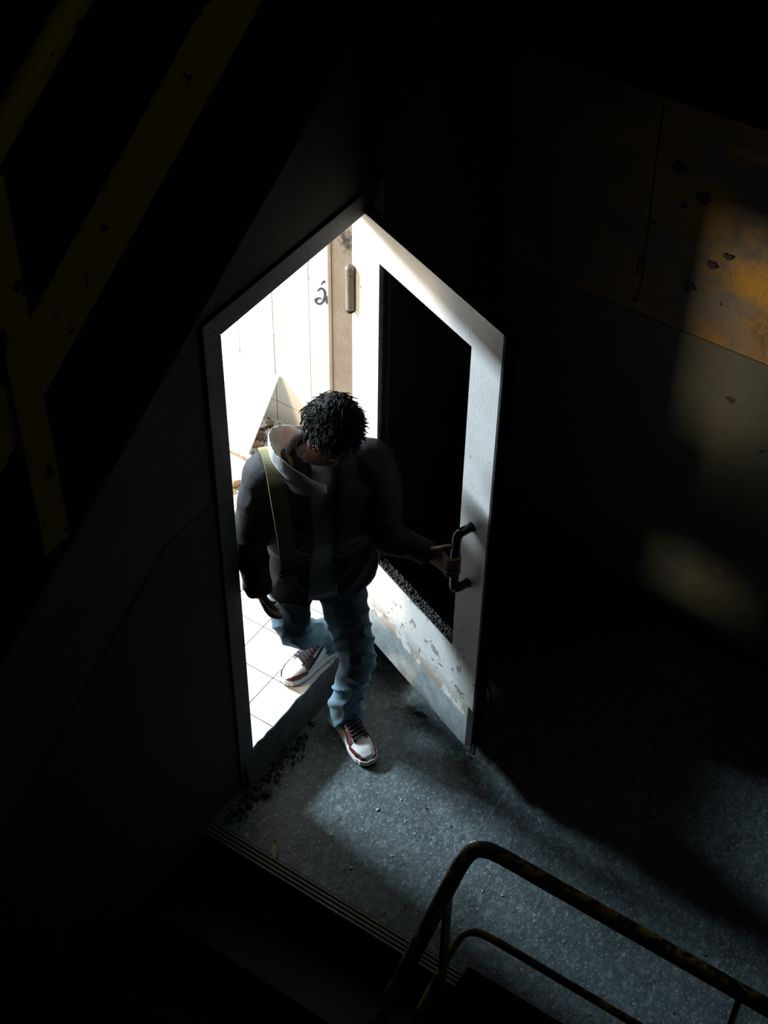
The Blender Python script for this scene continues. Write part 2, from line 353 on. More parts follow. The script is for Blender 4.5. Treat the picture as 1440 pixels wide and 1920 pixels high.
# graffiti on the tiles
def stroke(pts, wds, name='graffiti'):
    bb = MB(); P = catmull([onp(px, py, 0, UT+.0015) for px, py in pts], 6); A = []; B = []
    for i, q in enumerate(P):
        t = (P[min(i+1, len(P)-1)]-P[max(i-1, 0)]).normalized(); nn = Vector((0, -t.z, t.y)); f = i/(len(P)-1); k = f*(len(wds)-1); j = min(int(k), len(wds)-2)
        wd = wds[j]+(wds[j+1]-wds[j])*(k-j); A.append(q+nn*wd); B.append(q-nn*wd)
    n = len(P); bb.add(A+B, [(i, i+1, n+i+1, n+i) for i in range(n-1)]); return bb.build(name, M['ink'], wt)
stroke([(595, 546), (602, 541), (608, 545), (609, 555), (606, 565), (600, 570), (594, 568), (592, 563), (598, 559), (604, 561)], [.003, .006, .008, .006, .005, .006, .008, .005, .003])
stroke([(602, 534), (605, 530), (608, 527), (609, 531)], [.002, .004, .004, .002])
stroke([(619, 553), (614, 559), (613, 566), (617, 570), (621, 569)], [.004, .008, .010, .007, .004])
# other room walls with two real window openings
SW = (-3.60, -2.60, 1.92, 2.88); FW = (-.10, 1.40, 2.70, 3.36)
b = MB(); b.box((RU1, RV1-.1, 0), (RU1+.15, SW[0], RZ1)); b.box((RU1, SW[1], 0), (RU1+.15, -WT, RZ1)); b.box((RU1, SW[0], 0), (RU1+.15, SW[1], SW[2])); b.box((RU1, SW[0], SW[3]), (RU1+.15, SW[1], RZ1)); struct(b.build('wall_room_side', M['room']))
b = MB(); b.box((UT-.15, RV1-.15, 0), (FW[0], RV1, RZ1)); b.box((FW[1], RV1-.15, 0), (RU1+.15, RV1, RZ1)); b.box((FW[0], RV1-.15, 0), (FW[1], RV1, FW[2])); b.box((FW[0], RV1-.15, FW[3]), (FW[1], RV1, RZ1)); struct(b.build('wall_room_far', M['room']))
b = MB(); b.box((UT-.15, RV1-.15, RZ1), (RU1+.15, -WT, RZ1+.1)); struct(b.build('ceiling_room', M['room']))
b = MB(); b.box((OW+.06, -WT-.01, ZR), (RU1, -WT, RZ1)); b.box((UT, -WT-.01, ZR), (HU-.06, -WT, RZ1)); b.box((HU-.06, -WT-.01, OZ+.06), (OW+.06, -WT, RZ1)); struct(b.build('wall_room_front', M['room']))
for i, (lo, hi, ax) in enumerate([((RU1+.09, SW[0], SW[2]), (RU1+.14, SW[1], SW[3]), 1), ((FW[0], RV1-.14, FW[2]), (FW[1], RV1-.09, FW[3]), 0)]):
    wn = struct(empty('window_%d' % (i+1), ((lo[0]+hi[0])/2, (lo[1]+hi[1])/2, lo[2]))); t = .045
    def wb(a, c, name='window_frame'): MB().box(a, c).build(name, M['frame'], wn, .003)
    wb(lo, (hi[0], hi[1], lo[2]+t)); wb((lo[0], lo[1], hi[2]-t), hi)
    if ax == 1:
        for y in (lo[1], hi[1]-t): wb((lo[0], y, lo[2]+t), (hi[0], y+t, hi[2]-t))
    else:
        for x in (lo[0], hi[0]-t): wb((x, lo[1], lo[2]+t), (x+t, hi[1], hi[2]-t))

# ------------------------------------------------------------------ steel door frame (architrave on the stair side + lining)
dfm = struct(empty('door_frame', (.37, 0, 0)))
T = .013
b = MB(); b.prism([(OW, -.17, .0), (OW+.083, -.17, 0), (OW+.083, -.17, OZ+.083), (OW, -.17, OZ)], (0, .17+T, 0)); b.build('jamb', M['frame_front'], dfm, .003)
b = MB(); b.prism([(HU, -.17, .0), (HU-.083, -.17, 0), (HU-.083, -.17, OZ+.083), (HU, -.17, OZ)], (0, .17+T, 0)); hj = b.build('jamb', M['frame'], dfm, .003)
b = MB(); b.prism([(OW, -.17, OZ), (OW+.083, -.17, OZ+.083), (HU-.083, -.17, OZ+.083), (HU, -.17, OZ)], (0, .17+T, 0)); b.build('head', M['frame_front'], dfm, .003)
b = MB(); b.box((HU-.001, -.165, ZR), (HU+.0025, -.150, OZ)); b.build('rebate_bead', M['frame'], hj, .002)
# ------------------------------------------------------------------ door leaf
TH_D = math.radians(68.18); DD = Vector((math.cos(TH_D), math.sin(TH_D), 0)); DN = Vector((math.sin(TH_D), -math.cos(TH_D), 0))
def dp(s, o, z): return DD*s+DN*o+Vector((0, 0, z))
def dbox(b, s0, s1, o0, o1, z0, z1):
    return b.hexa([dp(s0, o0, z0), dp(s1, o0, z0), dp(s1, o1, z0), dp(s0, o1, z0), dp(s0, o0, z1), dp(s1, o0, z1), dp(s1, o1, z1), dp(s0, o1, z1)])
door = struct(empty('door_1', dp(.36, -.02, 0)))
S0, S1, WS0, WS1, WZ0, WZ1, DZ0, DZ1, KZ = -.062, .775, .103, .622, .66, 2.125, .15, 2.275, .343
TK = .046
for nm, a in (('hinge_stile', (S0, WS0, KZ, DZ1)), ('lock_stile', (WS1, S1, KZ, DZ1)), ('top_rail', (WS0, WS1, WZ1, DZ1)), ('bottom_rail', (WS0, WS1, KZ, WZ0))):
    b = MB(); dbox(b, a[0], a[1], -TK, 0, a[2], a[3]); b.build(nm, M['door'], door)
b = MB(); dbox(b, S0+.01, S1-.035, -TK+.004, -.004, DZ0, KZ-.003); b.build('kick_plate', M['kick'], door, .003)
# glazing rebate strips round the empty light
b = MB()
for a in ((WS0, WS0+.006, WZ0, WZ1), (WS1-.006, WS1, WZ0, WZ1), (WS0, WS1, WZ1-.006, WZ1)): dbox(b, a[0], a[1], -TK+.006, -.012, a[2], a[3])
b.build('glazing_rebate', M['putty'], door)
# crumbled putty on the sill of the light
me = bpy.data.meshes.new('putty'); V = []; Fc = []; ns, no_ = 120, 9
for i in range(ns+1):
    s = WS0+(WS1-WS0)*i/ns
    for j in range(no_+1):
        o = -TK+(TK-.001)*j/no_; h = .004+.011*max(0, noise.noise(Vector((s*130, o*150, 1)))+.35)*(0 if j in (0, no_) else 1); V.append(dp(s, o, WZ0+h))
for i in range(ns):
    for j in range(no_): q = i*(no_+1)+j; Fc.append((q, q+1, q+no_+2, q+no_+1))
me.from_pydata([tuple(v) for v in V], [], Fc); me.update(); link('sill_putty', me, M['putty'], door)
# black edge seal, frayed below
b = MB(); dbox(b, S1, S1+.014, -TK-.004, .002, .36, DZ1); es = b.build('edge_seal', M['black'], door, .002)
rr = random.Random(5)
for k in range(6):
    b = MB(); o0 = .003-k*.0095; z0 = .185+rr.uniform(-.02, .03)-.035*(k == 2); dbox(b, S1-.030+.006*k+.004*rr.random(), S1+.012-.003*rr.random(), o0-.0075, o0, z0, .42); b.build('frayed_strip', M['black'], es, .001)
b = MB(); P = catmull([dp(S1+.012, -.045, .60), dp(S1+.03, -.06, .50), dp(S1+.035, -.066, .40), dp(S1+.02, -.06, .30), dp(S1+.024, -.058, .22)], 6); b.tube(P, [.008-.0045*i/len(P) for i in range(len(P))], 8, .4); b.build('loose_strip', M['black'], es, smooth=True)
# pull handle
OFF = .062; hs = .69
P = smooth_path([dp(hs, 0.0, 1.37), dp(hs, OFF*.55, 1.37), dp(hs, OFF, 1.365), dp(hs, OFF+.004, 1.31), dp(hs, OFF+.004, 1.22), dp(hs, OFF+.004, 1.13), dp(hs, OFF, 1.085), dp(hs, OFF*.55, 1.083), dp(hs, 0, 1.083)], 3)
b = MB(); b.tube(P, .0165, 14); hd = b.build('pull_handle', M['blackgloss'], door, smooth=True)
for z in (1.37, 1.083):
    b = MB(); b.tube([dp(hs, -.001, z), dp(hs, .004, z)], .019, 18); b.build('handle_rose', M['blackgloss'], hd)
# hinges
for z0 in (1.835, .62):
    cx = Vector((HU+.018, -.058, 0))
    b = MB(); b.tube([cx+Vector((0, 0, z0)), cx+Vector((0, 0, z0+.15))], .0165, 16); hg = b.build('hinge', M['chrome'], door, smooth=False)
    b = MB(); b.tube([cx+Vector((0, 0, z0+.153)), cx+Vector((0, 0, z0+.178)), cx+Vector((0, 0, z0+.183)), cx+Vector((0, 0, z0+.187))], [.0175, .0175, .014, .006], 16); b.build('hinge_cap', M['chrome'], hg)
    b = MB(); b.tube([cx+Vector((0, 0, z0-.012)), cx+Vector((0, 0, z0-.002))], .0145, 16); b.build('hinge_foot', M['black'], hg)

# ------------------------------------------------------------------ landing railing
rl = empty('stair_railing', (1.05, 1.5, 0), 'chipped yellow tube railing standing on the edge of the landing', 'railing')
RU = 1.05
def railpath(z, vend, r, uend):
    dirn = Vector((1, 0, -sl)); c = Vector((RU+.055, FV, z-.01))
    P = [Vector((RU, vend, z)), Vector((RU, FV+.16, z)), Vector((RU, FV+.10, z))]
    P += [Vector((RU+.005, FV+.05, z)), Vector((RU+.03, FV+.01, z-.004)), Vector((RU+.08, FV, z-.03))]
    P += [Vector((RU+.12, FV, z-.03-.04*sl)), Vector((RU+uend, FV, z-.03-(uend-.08)*sl))]
    return [P[0]]+smooth_path(P[1:-1], 3)+[P[-1]]
b = MB(); b.tube(railpath(.885, 3.9, .028, 2.6), .0275, 18); b.build('handrail', M['yellow'], rl, smooth=True)
b = MB(); b.tube(railpath(.365, 3.9, .015, 2.6), .0145, 14); b.build('mid_rail', M['yellow'], rl, smooth=True)
for (u, v, z0, z1) in ((1.2, FV, -.3, .80), (1.05, 2.12, -.18, .87), (1.05, 3.2, -.18, .87), (2.2, FV, -1.0, .14)):
    b = MB(); b.box((u-.019, v-.008, z0), (u+.019, v+.008, z1)); b.build('post', M['yellow'], rl, .002)

# ------------------------------------------------------------------ debris in the room
rr = random.Random(21)
def chunk(c, r, mt, name, label, cat, group, sd, flat=.6, parent=None):
    q = random.Random(sd); bm = bmesh.new(); bmesh.ops.create_icosphere(bm, subdivisions=1, radius=1)
    A = Matrix.Rotation(q.random()*6, 3, 'Z')
    for v in bm.verts:
        k = .65+.5*q.random(); v.co = A @ Vector((v.co.x*r*k*1.2, v.co.y*r*k*.9, v.co.z*r*k*flat))
    z = min(v.co.z for v in bm.verts)
    for v in bm.verts: v.co += Vector(c)-Vector((0, 0, z))
    m_ = bpy.data.meshes.new(name); bm.to_mesh(m_); bm.free(); o = link(name, m_, mt); return tag(o, label, cat, group)
# low broken ledge along the tiled wall
LZ = ZR+.165
b = MB(); rings = []
for i in range(31):
    v = -.62-1.6*i/30; e = .012*noise.noise(Vector((v*9, 0, 0)))+.006*noise.noise(Vector((v*40, 1, 0)))
    rings.append([Vector((UT, v, ZR)), Vector((-.415+e*.3, v, ZR)), Vector((-.405+e, v, LZ-.012+e*.6)), Vector((-.425+e, v, LZ+e)), Vector((UT, v, LZ+e*.5))])
b.loft(rings); lg = b.build('masonry_ledge', M['ceramic']); tag(lg, 'low chipped white masonry ledge along the tiled wall', 'ledge')
b = MB(); P = [Vector((-.407, -.62-1.6*i/40, LZ-.004+.004*noise.noise(Vector((i*.7, 0, 0))))) for i in range(41)]; b.tube(P, [.007+.004*noise.noise(Vector((i*.9, 2, 0))) for i in range(41)], 6); b.build('broken_rim', M['brick'], lg)
# leaning white board
A_ = onp(466, 851, 2, LZ+.012); B_ = onp(523, 705, 0, UT+.012)
ed = (B_-A_); wv = Vector((.02, -.95, .16)); nrm = ed.cross(wv).normalized()*.012
if nrm.x > 0: nrm = -nrm
b = MB(); b.prism([A_, A_+wv*.62, B_+wv*.62, B_], nrm); tag(b.build('white_board', M['panel'], None, .0015), 'white board leaning against the tiled wall on the ledge', 'board')
for i, (px, py, z, r, mt, nm, fl_) in enumerate([(493, 800, LZ+.0, .035, 'ceramic', 0, .4), (512, 790, LZ, .03, 'brick', 1, .5), (505, 815, LZ, .028, 'ceramic', 0, .5), (487, 822, LZ, .03, 'dirt', 2, .5), (480, 838, LZ, .025, 'brick', 1, .6), (520, 815, LZ, .03, 'brick', 1, .5), (520, 835, LZ, .03, 'ceramic', 0, .4)]):
    c = onp(px, py, 2, z); nmx = [('tile_shard', 'broken white tile shard on the masonry ledge', 'shard', 'tile shards on the ledge'), ('brick_fragment', 'brown brick fragment on the masonry ledge', 'fragment', 'brick fragments on the ledge'), ('dirt_clod', 'dark clod of dirt on the masonry ledge beside the board', 'clod', None)][nm]
    chunk((max(c.x, UT+.06), c.y, z+.002), r, M[mt], *nmx, 40+i, fl_)
# slabs and brick pieces at the foot of the ledge
k = 0
for (px, py, r, mt, fl_) in [(440, 912, .035, 'brick', .6), (458, 915, .03, 'brick', .6), (447, 922, .03, 'dirt', .5), (466, 922, .026, 'brick', .5), (443, 965, .035, 'brick', .5), (455, 972, .026, 'brick', .6), (447, 982, .022, 'dirt', .5), (436, 925, .03, 'brick', .5)]:
    c = onp(px, py, 2, ZR+.01); k += 1
    nmx = ('brick_fragment', 'brown brick fragment on the tiles below the masonry ledge', 'fragment', 'brick fragments on the room floor') if mt == 'brick' else ('dirt_clod', 'dark clod of dirt on the tiles below the masonry ledge', 'clod', 'dirt clods on the room floor')
    chunk((c.x, c.y, ZR+.001), r, M[mt], *nmx, 60+k, fl_)
for (px, py, a, sx, sy, t) in [(448, 945, .5, .10, .055, .022), (425, 950, .1, .1, .06, .02)]:
    c = onp(px, py, 2, ZR+.03); b = MB(); ca, sa = math.cos(a), math.sin(a)
    P = [(c.x+x*ca-y*sa, c.y+x*sa+y*ca, ZR+.001) for x, y in ((-sx, -sy), (-sx*.3, -sy*1.1), (sx, -sy*.8), (sx*.8, sy*.2), (sx*.9, sy), (-sx*.8, sy*.9))]
    b.prism(P, (0, 0, t)); tag(b.build('render_slab', M['ceramic'], None, .003), 'flat broken slab of white render on the tiles by brick pieces', 'slab', 'render slabs on the room floor')
# loose dirt on the ledge and floor: nobody could count it
def grit(name, n, fn, mt, rmin, rmax, label, sd):
    q = random.Random(sd); b = MB()
    for i in range(n):
        c = Vector(fn(q)); r = rmin+(rmax-rmin)*q.random()**3
        T4 = [Vector((1, 1, 1)), Vector((-1, -1, 1)), Vector((-1, 1, -1)), Vector((1, -1, -1))]; R_ = Matrix.Rotation(q.random()*6, 3, Vector((q.random()-.5, q.random()-.5, q.random()+.01)).normalized())
        P = [R_ @ (t*r*(.5+.6*q.random())) for t in T4]+[R_ @ (Vector((0, 0, 1.5))*r)]
        zm = min(p.z for p in P); b.add([c+p-Vector((0, 0, zm)) for p in P], [(0, 1, 2), (0, 3, 1), (0, 2, 3), (1, 3, 2), (0, 1, 4), (1, 2, 4), (2, 0, 4)])
    o = b.build(name, mt); tag(o, label, 'debris', kind='stuff'); return o
def f1(q):
    px = q.uniform(470, 540); py = q.gauss(820, 18); c = onp(px, py, 2, LZ); return (max(UT+.02, min(-.44, c.x)), c.y, LZ-.002)
grit('loose_dirt', 260, f1, M['dirt'], .002, .011, 'loose brown dirt and crumbs scattered on the masonry ledge', 2)
# rubble along the foot of the curb and door wall
def f2(q):
    u = q.uniform(.50, 1.02) if q.random() < .75 else q.uniform(.12, .30); return (u, .045+abs(q.gauss(0, .03)), 0)
grit('curb_rubble', 420, f2, M['rubble'], .002, .010, 'fine grey rubble along the foot of the door curb', 4)
def f3(q):
    u = q.uniform(-.85, .95); return (u, q.uniform(.1, 3.2), 0)
grit('floor_grit', 600, f3, M['chip'], .0006, .0048, 'fine pale grit scattered over the concrete landing', 8)
for i, (px, py, r) in enumerate([(480, 1495, .02), (468, 1510, .018), (500, 1490, .022), (455, 1520, .018), (520, 1462, .016), (585, 1358, .016)]):
    c = onp(px, py, 2, 0); chunk((c.x, max(c.y, .05), 0), r, M['rubble'], 'rubble_stone', 'dark stone in the rubble at the foot of the curb', 'stone', 'stones along the curb', 90+i, .7)
for i, (px, py, r) in enumerate([(886, 1585, .020), (620, 1565, .007), (708, 1518, .008), (760, 1540, .006), (658, 1628, .008), (735, 1605, .006), (1003, 1717, .005), (752, 1500, .006), (822, 1456, .005), (905, 1670, .005), (720, 1710, .007)]):
    c = onp(px, py, 2, 0)
    lab = 'large pale plaster crumb on the landing beside the railing bend' if i == 0 else 'small pale plaster crumb lying on the concrete landing'
    chunk((c.x, c.y, 0), r, M['chip'], 'plaster_crumb', lab, 'crumb', None if i == 0 else 'plaster crumbs on the landing', 120+i, .35)
# dry leaves
def leaf(px, py, ln, wd, ang, mt, label, z=0):
    c = onp(px, py, 2, z); b = MB(); n = 10; rows = []
    d = Vector((math.cos(ang), math.sin(ang), 0)); e = Vector((-d.y, d.x, 0))
    V = []
    for i in range(n+1):
        t = i/n; wdt = wd*math.sin(PI*t)**.8*(1-.25*t); bend = .010*math.sin(PI*t)
        for k in (-1, -.5, 0, .5, 1): V.append(c+d*(ln*(t-.5))+e*(wdt*k)+Vector((0, 0, .002+bend*.4+.006*abs(k))))
    Fc = [(i*5+j, i*5+j+1, i*5+j+6, i*5+j+5) for i in range(n) for j in range(4)]
    b.add(V, Fc); b.add([v-Vector((0, 0, .0012)) for v in V], [f[::-1] for f in Fc]); o = b.build('dry_leaf', mt, None, smooth=True); tag(o, label, 'leaf')
    c2 = MB(); c2.tube([c+d*(ln*.5)+Vector((0, 0, .002)), c+d*(ln*.5+.02)+Vector((0, 0, .003))], .0012, 6); c2.build('leaf_stem', mt, o)
leaf(515, 1596, .095, .014, math.atan2(.058, .077), M['leaf'], 'pale dry narrow leaf on the landing near the ribbed step edge')
leaf(787, 1340, .05, .008, 1.9, M['leaf2'], 'small dark curled leaf on the floor under the door')

# ------------------------------------------------------------------ the person stepping out
per = empty('person', (.4, .12, 0), 'person in open black jacket and blue jeans, head bowed, stepping out through the doorway', 'person')
fd = Vector((.66, .75, 0)).normalized(); ld = Vector((-fd.y, fd.x, 0)); UPV = Vector((0, 0, 1))
PEL = Vector((.42, .09, 1.03)); CHS = Vector((.455, .135, 1.40)); NEK = Vector((.468, .155, 1.60)); HEAD = Vector((.465, .20, 1.755))
RSH = Vector((.60, .035, 1.555)); LSH = Vector((.335, .265, 1.52))
REL = Vector((.695, .005, 1.29)); RWR = Vector((.725, .055, 1.12))
LEL = Vector((.40, .385, 1.30)); LWR = Vector((.338, .488, 1.228))
RHP = Vector((.505, .02, 1.0)); LHP = Vector((.365, .155, 1.0))
RKN = Vector((.50, .02, .675)); LKN = Vector((.40, .25, .545))
RAN = Vector((.195, -.035, .27)); LAN = Vector((.365, .175, .10))
def ring(c, ax, ay, a, bb, n=24, p=2.2, gap=0, th=0):
    out = []
    for i in range(n):
        t = 2*PI*i/n; x = math.cos(t); y = math.sin(t)
        out.append(c+ax*(a*math.copysign(abs(x)**(2/p), x))+ay*(bb*math.copysign(abs(y)**(2/p), y)))
    return out
def limb(b, pts, rads, n=16, sub=5):
    P = catmull(pts, sub); R_ = []
    for i in range(len(P)):
        f = i/sub; j = min(int(f), len(rads)-2); R_.append(rads[j]+(rads[j+1]-rads[j])*(f-j))
    b.tube(P, R_, n); return b
# --- body: one continuous skinned figure
HR = Matrix.Rotation(0, 3, 'Z')
hy = math.atan2(fd.y, fd.x)+math.radians(8)
HM = Matrix.Rotation(hy, 3, 'Z') @ Matrix.Rotation(math.radians(30), 3, 'Y') @ Matrix.Rotation(math.radians(-6), 3, 'X')
def hp(x, y, z): return HEAD + HM @ Vector((x, y, z))        # x to the face, y to the left ear, z to the crown
b = MB()
def head_r(th, ph):
    d = Vector((math.cos(ph)*math.cos(th), math.cos(ph)*math.sin(th), math.sin(ph)))
    x, y, z = d.x*.098, d.y*.076, d.z*.118
    if z < 0:                                              # jaw narrows towards the chin
        k = 1-.38*(-z/.118)**1.3; y *= k
        if d.x < 0: x *= 1-.35*(-z/.118)
        else: x *= 1-.06*(-z/.118)
    x -= .006
    if d.x > .25:                                          # face planes
        ex = math.exp(-((abs(y)-.031)/.014)**2-((z-.004)/.012)**2); x -= .011*ex
        x += .006*math.exp(-((z-.024)/.010)**2-(y/.055)**2)
        x += .020*math.exp(-(y/.0095)**2-((z+.030)/.017)**2)+.008*math.exp(-(y/.008)**2-((z+.008)/.018)**2)
        x += .005*math.exp(-(y/.022)**2-((z+.066)/.009)**2)
        x += .006*math.exp(-(y/.022)**2-((z+.100)/.014)**2)
    return x, y, z
V = []; Fc = []; nt_, np_ = 64, 44
for j in range(1, np_):
    ph = -PI/2+PI*j/np_
    for i in range(nt_): V.append(hp(*head_r(2*PI*i/nt_-PI, ph)))
V.append(hp(*head_r(0, -PI/2))); V.append(hp(*head_r(0, PI/2))); q = len(V)
for j in range(np_-2):
    for i in range(nt_): Fc.append((j*nt_+i, j*nt_+(i+1) % nt_, (j+1)*nt_+(i+1) % nt_, (j+1)*nt_+i))
for i in range(nt_): Fc.append((q-2, (i+1) % nt_, i)); Fc.append((q-1, (np_-2)*nt_+i, (np_-2)*nt_+(i+1) % nt_))
b.add(V, Fc)
for s in (-1, 1):                                          # ears
    E_ = [hp(-.012, s*.070, -.032), hp(-.006, s*.079, -.026), hp(-.010, s*.084, -.002), hp(-.018, s*.085, .016), hp(-.028, s*.080, .010), hp(-.026, s*.076, -.014), hp(-.016, s*.071, -.026)]
    b.tube(catmull(E_, 4), .0055, 8); b.tube([hp(-.016, s*.069, -.02), hp(-.018, s*.077, .0)], [.012, .010], 8)
limb(b, [NEK-UPV*.06, NEK, HEAD+HM @ Vector((-.03, 0, -.05))], [.065, .056, .055])
b.loft([ring(c, ld, fd, a, d_) for c, a, d_ in ((PEL-UPV*.08, .10, .08), (PEL, .115, .085), (PEL+UPV*.12, .12, .09), (CHS-UPV*.08, .15, .105), (CHS+UPV*.03, .165, .115), (CHS+UPV*.12, .155, .10), (NEK-UPV*.03, .085, .07))])
limb(b, [RSH+ld*.06, RSH, REL, RWR], [.06, .055, .042, .028]); limb(b, [LSH-ld*.06, LSH, LEL, LWR], [.06, .055, .042, .028])
limb(b, [RHP, (RHP+RKN)/2, RKN, (RKN+RAN)/2, RAN, RAN-UPV*.04], [.05, .05, .046, .046, .034, .034]); limb(b, [LHP, (LHP+LKN)/2, LKN, (LKN+LAN)/2, LAN, LAN-UPV*.04], [.05, .05, .046, .046, .034, .034])
for an, toe in ((RAN, Vector((.20, -.045, 0))), (LAN, Vector((.085, .185, 0)))): limb(b, [an-UPV*.03-toe*.2, an-UPV*.045+toe*.3, an-UPV*.06+toe*.75], [.034, .033, .022])
def hand(b, wr, palm, knu, fing, thumb):
    """palm centre line wr->knuckles; fing = list of joint lists; thumb = joint list"""
    side = (knu[0]-knu[-1]).normalized(); mid = (knu[0]+knu[-1])/2; d = (mid-wr).normalized(); nn = side.cross(d).normalized()
    b.loft([ring(c, side, nn, a, t, 14, 2.6) for c, a, t in ((wr-d*.02, .026, .020), (wr+d*.01, .028, .018), ((wr+mid)/2, .038, .016), (mid-d*.005, .041, .014), (mid+d*.008, .036, .010))])
    for k, f in enumerate(fing): limb(b, [knu[k]-d*.02]+[knu[k]]+f, [.0105, .0112, .0105, .0096, .0085], 10, 4)
    limb(b, thumb, [.014, .012, .0105, .008], 10, 4)
# right hand hangs, slightly curled
dr = Vector((-.08, .18, -.97)).normalized(); sd = Vector((.55, .75, .10)).normalized(); sd = (sd-dr*sd.dot(dr)).normalized(); nn = sd.cross(dr).normalized()
if nn.dot(ld) < 0: nn = -nn
kn = [RWR+dr*.088+sd*.030, RWR+dr*.092+sd*.010, RWR+dr*.088-sd*.011, RWR+dr*.080-sd*.030]
fg = [[kn[i]+dr*l*.45+nn*.008, kn[i]+dr*l*.75+nn*.026, kn[i]+dr*l*.85+nn*.044] for i, l in enumerate((.078, .086, .080, .064))]
hand(b, RWR, None, kn, fg, [RWR+dr*.02+sd*.022, RWR+dr*.05+sd*.045+nn*.012, RWR+dr*.078+sd*.050+nn*.024, RWR+dr*.10+sd*.046+nn*.034])
# left hand closes on the pull handle
GZ = 1.225; G = dp(hs, OFF+.004, GZ)
away = DN; along = DD
wl = G+away*.055-along*.10; LW2 = wl+UPV*.0
kn = [G+away*.030-along*.020+UPV*(.036-.023*i) for i in range(4)]
fg = [[k_+away*.002+along*.030, k_-away*.030+along*.040, k_-away*.046+along*.016] for k_ in kn]
hand(b, LW2, None, kn, fg, [wl+UPV*.022+along*.02, G+away*.028-along*.045+UPV*.050, G+away*.006-along*.030+UPV*.060, G-away*.008-along*.002+UPV*.062])
limb(b, [LWR-(LWR-LEL).normalized()*.03, LW2+along*.01], [.028, .027])
me = remesh(b, .0042, 2); body = link('body', me, M['skin'], per, smooth=True)
# face details
for s in (-1, 1):
    b = MB(); c = hp(.071, s*.031, .004); bm = bmesh.new(); bmesh.ops.create_uvsphere(bm, u_segments=14, v_segments=10, radius=.0115)
    for v in bm.verts: v.co += c
    m_ = bpy.data.meshes.new('eye'); bm.to_mesh(m_); bm.free(); ey = link('eye', m_, M['eye'], per, smooth=True)
    b.tube([c+HM @ Vector((.0095, 0, -.002)), c+HM @ Vector((.0122, 0, -.002))], .0055, 12); b.build('iris', M['hair'], ey)
    b = MB(); b.tube(catmull([hp(.086, s*.014, .024), hp(.086, s*.030, .030), hp(.076, s*.048, .025)], 5), [.003+.002*math.sin(PI*i/10) for i in range(11)], 8); b.build('eyebrow', M['hair'], per)
b = MB(); b.tube(catmull([hp(.083, -.022, -.066), hp(.0925, -.010, -.064), hp(.094, 0, -.065), hp(.0925, .010, -.064), hp(.083, .022, -.066)], 4), [.002+.0035*math.sin(PI*i/16) for i in range(17)], 8); b.build('lips', M['lips'], per)
# hair: cap plus tousled locks
b = MB(); V = []; Fc = []; n1, n2 = 48, 20
for j in range(n2+1):
    for i in range(n1):
        th_ = 2*PI*i/n1-PI; low = .34 if abs(th_) < .95 else (-.05 if abs(th_) < 1.55 else -.62)
        low = .38-.95*max(0, min(1, (abs(th_)-.75)/1.0))
        ph = low+(PI/2-low)*j/n2; x, y, z = head_r(th_, ph); k = 1.08+.07*noise.noise(Vector((x*60, y*60, z*60)))
        V.append(hp(x*k-.002, y*k*1.02, z*k+.004))
for j in range(n2):
    for i in range(n1): Fc.append((j*n1+i, j*n1+(i+1) % n1, (j+1)*n1+(i+1) % n1, (j+1)*n1+i))
b.add(V, Fc); q = random.Random(12)
for k in range(1500):
    th_ = q.uniform(-PI, PI); low = .40-.95*max(0, min(1, (abs(th_)-.75)/1.0)); ph = q.uniform(low, PI/2+.25) if q.random() < .75 else q.uniform(1.0, PI/2)
    x, y, z = head_r(th_, ph); d = Vector((x, y, z)).normalized(); t = Vector((q.gauss(.45, .35), q.gauss(.25, .45), q.gauss(-.35, .35))); t = (t-d*t.dot(d)*.85).normalized(); L0 = q.uniform(.03, .065)
    P0 = Vector((x, y, z))*1.06; P = [P0, P0+d*.009+t*L0*.4, P0+d*.010+t*L0*.75-Vector((0, 0, .004)), P0+d*.004+t*L0]
    b.tube([hp(*p) for p in P], [.003, .0028, .002, .0006], 4)
b.build('hair', M['hair'], per, smooth=True)
# --- jeans
b = MB()
b.loft([ring(c, ld, fd, a, d_) for c, a, d_ in ((PEL+UPV*.10, .15, .112), (PEL, .172, .126), (PEL-UPV*.08, .17, .125), (PEL-UPV*.13, .12, .10))])
limb(b, [RHP+UPV*.02, RHP-UPV*.12+(RKN-RHP)*.1, RKN+Vector((.01, .01, 0)), (RKN+RAN)/2+Vector((.0, 0, -.01)), RAN+Vector((.005, 0, .03)), RAN+Vector((-.012, -.002, -.045))], [.088, .080, .070, .062, .060, .066], 20)
limb(b, [LHP+UPV*.02, LHP-UPV*.12+(LKN-LHP)*.1, LKN, (LKN+LAN)/2, LAN+UPV*.05, LAN-UPV*.035], [.098, .092, .074, .067, .066, .070], 20)
me = remesh(b, .0075, 3)
def jfold(p):
    q_ = Vector((p.x*9+p.z*5, p.y*9+p.z*5, p.z*3)); a = noise.noise(q_); r_ = 1-abs(noise.noise(Vector((p.x*13-p.z*9, p.y*13-p.z*7, p.z*2.5+4))))*2.4
    low = max(0, min(1, (1.0-p.z)/.5)); return (.010*a+.013*max(0, r_)**2)*(.35+.65*low)-.006*low
displace(me, jfold); link('jeans', me, M['jeans'], per, smooth=True)
for an, nm in ((RAN+Vector((-.010, -.002, -.042)), 'R'), (LAN-UPV*.030, 'L')):
    b = MB(); P = [an+Vector((math.cos(2*PI*i/28)*(.065 if nm == 'R' else .070), math.sin(2*PI*i/28)*(.065 if nm == 'R' else .070), .004*math.sin(i*1.3))) for i in range(29)]
    b.tube(P, .0055, 6); b.build('trouser_hem', M['jeans'], per, smooth=True)
